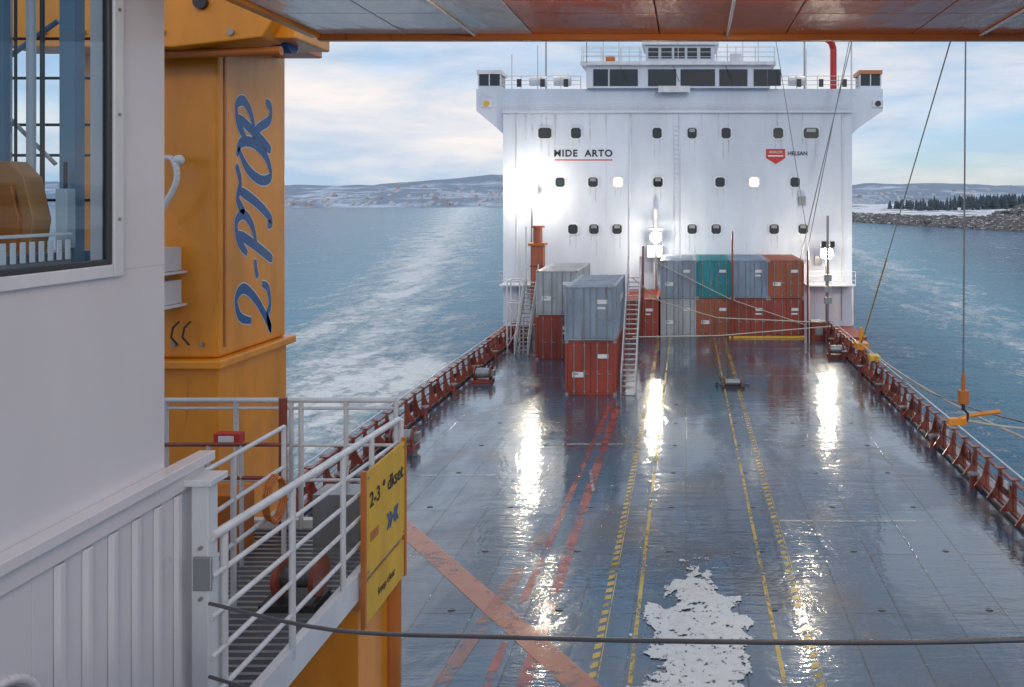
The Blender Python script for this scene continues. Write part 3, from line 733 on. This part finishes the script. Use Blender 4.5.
b=B('crane_hook')
b.rod((7.0,20,14.9),(6.93,20,4.9),.022,'rope'); b.rod((6.93,20,4.95),(6.93,20,4.55),.05,'orange_d')
b.box(6.82,7.04,19.9,20.1,4.22,4.55,'orange_d'); b.rod((6.93,20.0,4.25),(6.93,20.0,4.05),.05,'dark')
b.tube([(6.93,20,4.1),(7.05,20,3.95),(7.02,20,3.78),(6.9,20,3.75),(6.82,20,3.85)],.035,'dark')
b.tube([(6.6,20,3.75),(7.1,20.05,3.9),(7.85,20,4.02)],.055,'orange'); b.box(6.55,7.0,19.95,20.1,3.68,3.85,'orange')
b.done(bevel=0.01)
b=B('guy_wire')
b.rod((7.0,20,14.6),(9.45,42.5,2.1),.022,'palerope'); b.rod((9.45,42.5,2.1),(9.6,44,1.4),.07,'yellow')
q0=Vector((7.0,20,14.6)); q1=Vector((9.45,42.5,2.1)); b.rod(q0.lerp(q1,.62),q1,.035,'yellow')
b.done()
b=B('mooring_rope')
def sag(a,c,s_,n=12):
    a=Vector(a);c=Vector(c); return [a.lerp(c,i/n)-Vector((0,0,s_*4*(i/n)*(1-i/n))) for i in range(n+1)]
b.tube(sag((9.5,44,1.5),(10.6,24.6,1.9),.35),.04,'palerope'); b.tube(sag((9.6,36,1.3),(11.4,23,2.6),.3),.03,'rope')
b.tube(sag((6.95,20,3.8),(11.5,23,2.7),.1),.03,'palerope'); b.done()
b=B('rigging_stay')
b.rod((12.5,60,21.5),(8.2,58,4.7),.035,'rope'); b.rod((12.3,60,21.5),(8.6,58,4.7),.03,'rope'); b.rod((6.7,60,21.5),(8.7,58,7.3),.025,'rope'); b.rod((-7.5,60.4,21.5),(-7.5,60.4,19.7),.03,'rope')
b.rod((12.4,60,16),(12.4,60,22),.06,'trim'); b.done()

# ------------------------------------------------------------------ left control house
root=bpy.data.objects.new('crane_control_house',None); sc.collection.objects.link(root)
b=B('upper_wall')
wx0,wx1=-3.12,-3.0
b.box(wx0,wx1,4.19,4.60,8.931,11.099,'white_near')
b.box(wx0,wx1,-2,4.60,7.705,8.93,'white_near')
b.box(wx0,wx1,-2,4.60,11.1,12.2,'white_near')
b.box(wx0,wx1,-2,2.4,8.933,11.097,'white_near')
b.done(parent=root)
b=B('window_frame')
b.box(-3.02,-2.975,4.165,4.235,8.90,11.1,'trim'); b.box(-3.02,-2.975,2.4,4.163,8.90,8.965,'trim')
b.box(-3.02,-2.985,4.135,4.163,8.967,11.1,'dark'); b.box(-3.02,-2.985,2.4,4.133,8.967,8.995,'dark')
for z in (9.2,9.75,10.3,10.85): b.rod((-2.98,4.2,z),(-2.97,4.2,z),.010,'steel',6)
b.done(bevel=0.006,parent=root)
b=B('window_glass'); b.poly([(-3.0,2.4,8.99),(-3.0,4.14,8.99),(-3.0,4.14,11.1),(-3.0,2.4,11.1)],[(0,1,2,3)],'clear'); b.done(parent=root)
M['in_pale']=paint('interior_pale_panel',(0.55,0.62,0.68),0.5)
M['in_blue']=paint('interior_blue_steel',(0.20,0.32,0.44),0.35)
b=B('interior')
b.box(-6.0,-3.13,-2,4.55,7.6,7.7,'dark')
b.box(-6.0,-3.13,-2,4.55,12.0,12.1,'in_pale')
b.box(-6,-3.13,2.1,2.2,7.7,12,'in_blue')
b.box(-6.05,-6.0,-2,4.55,7.7,8.8,'in_pale')
for y in (2.9,3.6,4.4): b.box(-6.05,-5.98,y,y+.07,8.8,12,'in_blue')
for z in (9.3,9.8,10.5): b.rod((-5.9,2.2,z),(-5.9,4.5,z),.025,'in_blue')
b.box(-5.9,-3.2,4.45,4.55,7.7,9.02,'in_blue')
b.box(-3.37,-3.29,4.30,4.38,7.7,12,'in_blue'); b.rod((-3.52,4.3,7.7),(-3.52,4.3,12),.022,'trim',12); b.rod((-3.46,4.3,7.7),(-3.46,4.3,12),.012,'dark')
b.rod((-3.72,4.35,7.7),(-3.72,4.35,12),.045,'in_blue'); b.rod((-3.95,4.35,7.7),(-3.95,4.35,12),.02,'in_blue'); b.rod((-3.62,4.32,7.7),(-3.62,4.32,12),.008,'dark')
for z in (9.3,9.55,9.72,9.98,10.2): b.rod((-4.9,4.46,z),(-3.15,4.46,z),.009,'dark')
b.rod((-4.6,4.46,9.5),(-3.5,4.46,10.3),.015,'in_blue'); b.rod((-3.5,4.44,9.5),(-4.4,4.44,10.4),.012,'trim')
# chair with rounded back, coat hook and console
b.prism([(-3.66,9.0),(-3.36,9.0),(-3.33,9.2),(-3.38,9.42),(-3.46,9.50),(-3.56,9.50),(-3.64,9.42),(-3.69,9.2)],'y',4.08,4.2,'wood')
b.prism([(-3.62,9.02),(-3.40,9.02),(-3.38,9.2),(-3.42,9.38),(-3.60,9.38),(-3.64,9.2)],'y',4.05,4.078,'orange_d')
b.box(-3.28,-3.22,4.16,4.22,9.05,9.36,'in_pale'); b.rod((-3.25,4.19,9.36),(-3.25,4.19,9.5),.01,'dark')
b.box(-3.4,-3.15,3.0,4.1,8.8,9.04,'steel')
for k in range(20):
    b.box(-3.143,-3.135,3.0+k*.055,3.03+k*.055,9.0,9.1,'trim')
b.box(-3.2,-3.146,3.0,4.1,9.12,9.135,'trim')
b.done(bevel=0.006,parent=root)
b=B('lower_wall')
z1=7.70
b.box(-3.1,-2.96,4.0-.38,4.88,0,z1,'white_near')
b.box(-3.1,-2.96,-2,3.2,0,z1,'white_near')
arc=[(3.2,z1),(3.2,7.02)]+[(3.41-0.21*math.cos(t),7.02+0.17*math.sin(t)) for t in [math.pi*i/10 for i in range(1,10)]]+[(3.62,7.02),(3.62,z1)]
b.prism(arc,'x',-3.1,-2.96,'white_near')
b.box(-2.998,-2.90,-2,4.93,7.703,7.76,'white_near')
b.box(-2.958,-2.935,-2,4.88,7.60,7.697,'white_near')
y=3.74
while y<4.7:
    b.prism([(-2.958,y),(-2.938,y+.02),(-2.938,y+.05),(-2.958,y+.07)],'z',0.2,7.585,'white_near'); y+=0.175
b.box(-3.5,-3.3,2.5,4.2,4,7.6,'wood')
pts=[(-2.955,3.18,5.0),(-2.955,3.18,7.02)]+[(-2.955,3.41-0.235*math.cos(t),7.02+0.195*math.sin(t)) for t in [math.pi*i/12 for i in range(1,12)]]+[(-2.955,3.645,7.02),(-2.955,3.645,5.0)]
b.tube(pts,.022,'white_near')
b.done(bevel=0.004,parent=root)
b=B('corner_post'); b.box(-2.92,-2.82,4.72,4.82,3,7.62,'trim'); b.box(-2.96,-2.78,4.68,4.86,7.62,7.66,'trim'); b.box(-2.9,-2.79,4.70,4.717,7.0,7.2,'steel')
for z in (6.95,7.25): b.rod((-2.86,4.70,z),(-2.86,4.72,z),.012,'steel',6)
b.done(bevel=0.012,parent=root)
b=B('end_wall'); b.box(-6.05,-3.125,4.557,4.6,7.72,8.8,'white_near'); b.box(-6.0,-3.11,4.78,4.88,0,7.55,'white_near'); b.done(parent=root)

# ------------------------------------------------------------------ access platform with rails and sign
root=bpy.data.objects.new('access_platform',None); sc.collection.objects.link(root)
b=B('floor_grating')
y=4.9
while y<8.0: b.box(-4.9,-2.9,y,y+.03,5.98,6.02,'steel'); y+=.09
x=-4.9
while x<-2.9: b.box(x,x+.02,4.9,8.0,5.95,5.978,'steel'); x+=.3
b.box(-4.9,-2.84,8.0,8.08,5.85,6.1,'trim'); b.box(-2.89,-2.82,4.9,8.0,5.85,6.08,'trim')
b.done(parent=root)
b=B('handrail')
for z,zz in ((7.30,7.12),(7.06,6.90),(6.82,6.70),(6.58,6.50),(6.34,6.28)):
    b.rod((-2.82,4.75,z),(-2.86,7.95,zz),.018 if z<7.2 else .03,'rail',10)
for y in (4.9,5.75,6.6,7.2,7.95): b.rod((-2.83,y,6.0),(-2.83,y,7.30-(y-4.75)*.056),.024,'rail',10)
for z in (7.3,7.22,6.85,6.5): b.rod((-5.25,8.0,z),(-2.9,8.0,z),.026 if z>7.25 else .016,'rail',10)
for x in (-5.2,-4.5,-3.95,-3.85,-3.4,-2.9): b.rod((x,8.0,6.0),(x,8.0,7.3),.024,'rail',10)
for z in (7.26,6.9,6.55): b.rod((-3.62,5.6,z),(-3.62,7.2,z),.02,'rail',10)
for y in (5.6,6.4,7.2): b.rod((-3.62,y,6.0),(-3.62,y,7.26),.022,'rail',10)
for z in (7.1,6.8): b.rod((-4.9,7.2,z),(-3.62,7.2,z),.018,'redrail',10)
for x in (-4.7,-4.3,-4.0): b.rod((x,7.2,6.0),(x,7.2,7.1),.018,'rail',8)
b.done(parent=root)
b=B('platform_gear')
b.rod((-3.98,7.9,5.0),(-3.98,7.9,7.35),.04,'redrail',12); b.box(-4.55,-4.3,7.7,7.8,6.95,7.05,'red'); b.box(-4.5,-4.35,7.69,7.699,6.97,7.03,'textwhite')
b.box(-4.6,-4.1,7.3,7.6,6.02,6.6,'orange_d'); b.box(-3.55,-3.1,7.6,7.9,6.02,6.5,'steel')
b.rod((-3.15,5.35,6.02),(-3.15,5.35,6.7),.06,'trim',12); b.rod((-3.15,5.35,6.7),(-3.15,5.35,6.95),.06,'trim',12,.012)
b.box(-3.35,-3.15,5.0,5.2,6.8,7.1,'steel')
for q in (-3.3,-3.0): b.rod((q,6.5,6.25),(q+.04,6.5,6.25),.16,'redrail',14)
b.rod((-3.3,6.5,6.25),(-3.0,6.5,6.25),.09,'rope',14); b.box(-3.4,-2.95,6.35,6.65,6.02,6.08,'dark')
for k in range(4):
    pts=[(-3.60+.018*k,6.95+0.15*math.cos(t),6.72-.01*k+0.19*math.sin(t)) for t in [2*math.pi*i/16 for i in range(17)]]
    b.tube(pts,.010,'orange_d',6)
b.box(-3.7,-2.95,7.2,8.3,3.8,5.6,'orange'); b.box(-4.8,-3.9,6.9,8.3,2,5.8,'orange_d')
for x in (-4.8,-2.95): b.rod((x,8.0,0),(x,8.0,5.9),.1,'orange_d',12)
b.done(bevel=0.01,parent=root)
b=B('signboard')
b.box(-2.79,-2.77,6.9,7.92,6.02,6.93,'yellow'); b.box(-2.79,-2.77,6.9,7.85,5.62,5.97,'yellow')
for y in (6.9,7.89): b.box(-2.80,-2.762,y-.02,y+.02,5.6,6.96,'orange_d')
b.box(-2.769,-2.765,7.02,7.2,6.30,6.38,'orange_d')
for z in (6.88,6.06):
    for y in (6.97,7.84): b.rod((-2.77,y,z),(-2.762,y,z),.014,'steel',8)
b.done(parent=root)
text('sign_text','2-3 \u00b0 dkset',.185,'black',frame((-2.766,7.41,6.66),(0,1,0),(0,0,1)),ext=.001,parent=root,offset=.003)
text('sign_text_small','keep clear',.10,'black',frame((-2.766,7.4,5.78),(0,1,0),(0,0,1)),ext=.001,parent=root)
text('sign_logo','\u00bb\u00ab',.30,'blue',frame((-2.766,7.55,6.34),(0,1,0),(0,0,1)),ext=.001,parent=root,offset=.006)

b=B('safety_cable')
P=[(-2.8,4.7,6.93),(-1.9,4.3,6.99),(-0.9,3.9,7.17),(0.0,3.5,7.37),(0.9,3.15,7.56),(2.0,2.8,7.78),(3.2,2.55,7.9)]
b.tube(smooth(P),.0105,'rope',10)
b.tube(smooth([(-2.8,4.7,6.5),(-2.2,4.4,6.55),(-1.4,4.0,6.6),(-0.6,3.5,6.6)]),.010,'rope',10)
b.rod((3.2,2.5,6),(3.2,2.5,8.1),.03,'rail'); b.done()
b=B('lookout_floor'); b.box(-2.9,6,-3,2.3,7.6,7.7,'steel'); b.done()

# ------------------------------------------------------------------ world / light / camera
w=bpy.data.worlds.new('World'); sc.world=w; w.use_nodes=True; nt=w.node_tree
for n in list(nt.nodes): nt.nodes.remove(n)
out=nt.nodes.new('ShaderNodeOutputWorld')
sky=N(nt,'ShaderNodeTexSky',sky_type='NISHITA'); sky.sun_disc=False; sky.sun_elevation=R(22); sky.sun_rotation=R(160)
bg1=N(nt,'ShaderNodeBackground'); bg1.inputs[1].default_value=0.125
nt.links.new(mixc(nt,1.0,sky.outputs[0],(0.78,0.95,1.25),'MULTIPLY'),bg1.inputs[0])
tc=N(nt,'ShaderNodeTexCoord')
mp=mapping(nt,tc.outputs['Generated'],(1,1,4.6),loc=(0.3,0,0.35))
n1=noise(nt,mp,2.1,6,0.56,0.3)
n2=noise(nt,mapping(nt,tc.outputs['Generated'],(1,1,5),loc=(4,2,1)),3.2,6,0.58,0.2)
cc=mixc(nt,ramp(nt,n2,0.38,0.66),(0.47,0.62,0.80),(0.98,0.92,0.90))
bg2=N(nt,'ShaderNodeBackground'); nt.links.new(cc,bg2.inputs[0]); bg2.inputs[1].default_value=1.0
mx=N(nt,'ShaderNodeMixShader'); nt.links.new(ramp(nt,n1,0.22,0.50),mx.inputs[0]); nt.links.new(bg1.outputs[0],mx.inputs[1]); nt.links.new(bg2.outputs[0],mx.inputs[2])
nt.links.new(mx.outputs[0],out.inputs[0])
sl=bpy.data.lights.new('sun','SUN'); sl.energy=0.55; sl.angle=R(14); sl.color=(1,0.92,0.82)
so=bpy.data.objects.new('sun',sl); sc.collection.objects.link(so)
dirv=Vector((-0.34,0.94,-0.40)); so.rotation_euler=dirv.to_track_quat('-Z','Y').to_euler()

cam=bpy.data.cameras.new('camera'); co=bpy.data.objects.new('camera',cam); sc.collection.objects.link(co)
co.location=(0,0,9.3); co.rotation_euler=(R(90),0,0)
cam.sensor_width=36; cam.lens=28.125; cam.shift_x=-0.170; cam.shift_y=-0.140; cam.clip_end=30000; cam.clip_start=0.05
sc.camera=co
sc.view_settings.view_transform='Standard'; sc.view_settings.look='None'; sc.view_settings.exposure=0
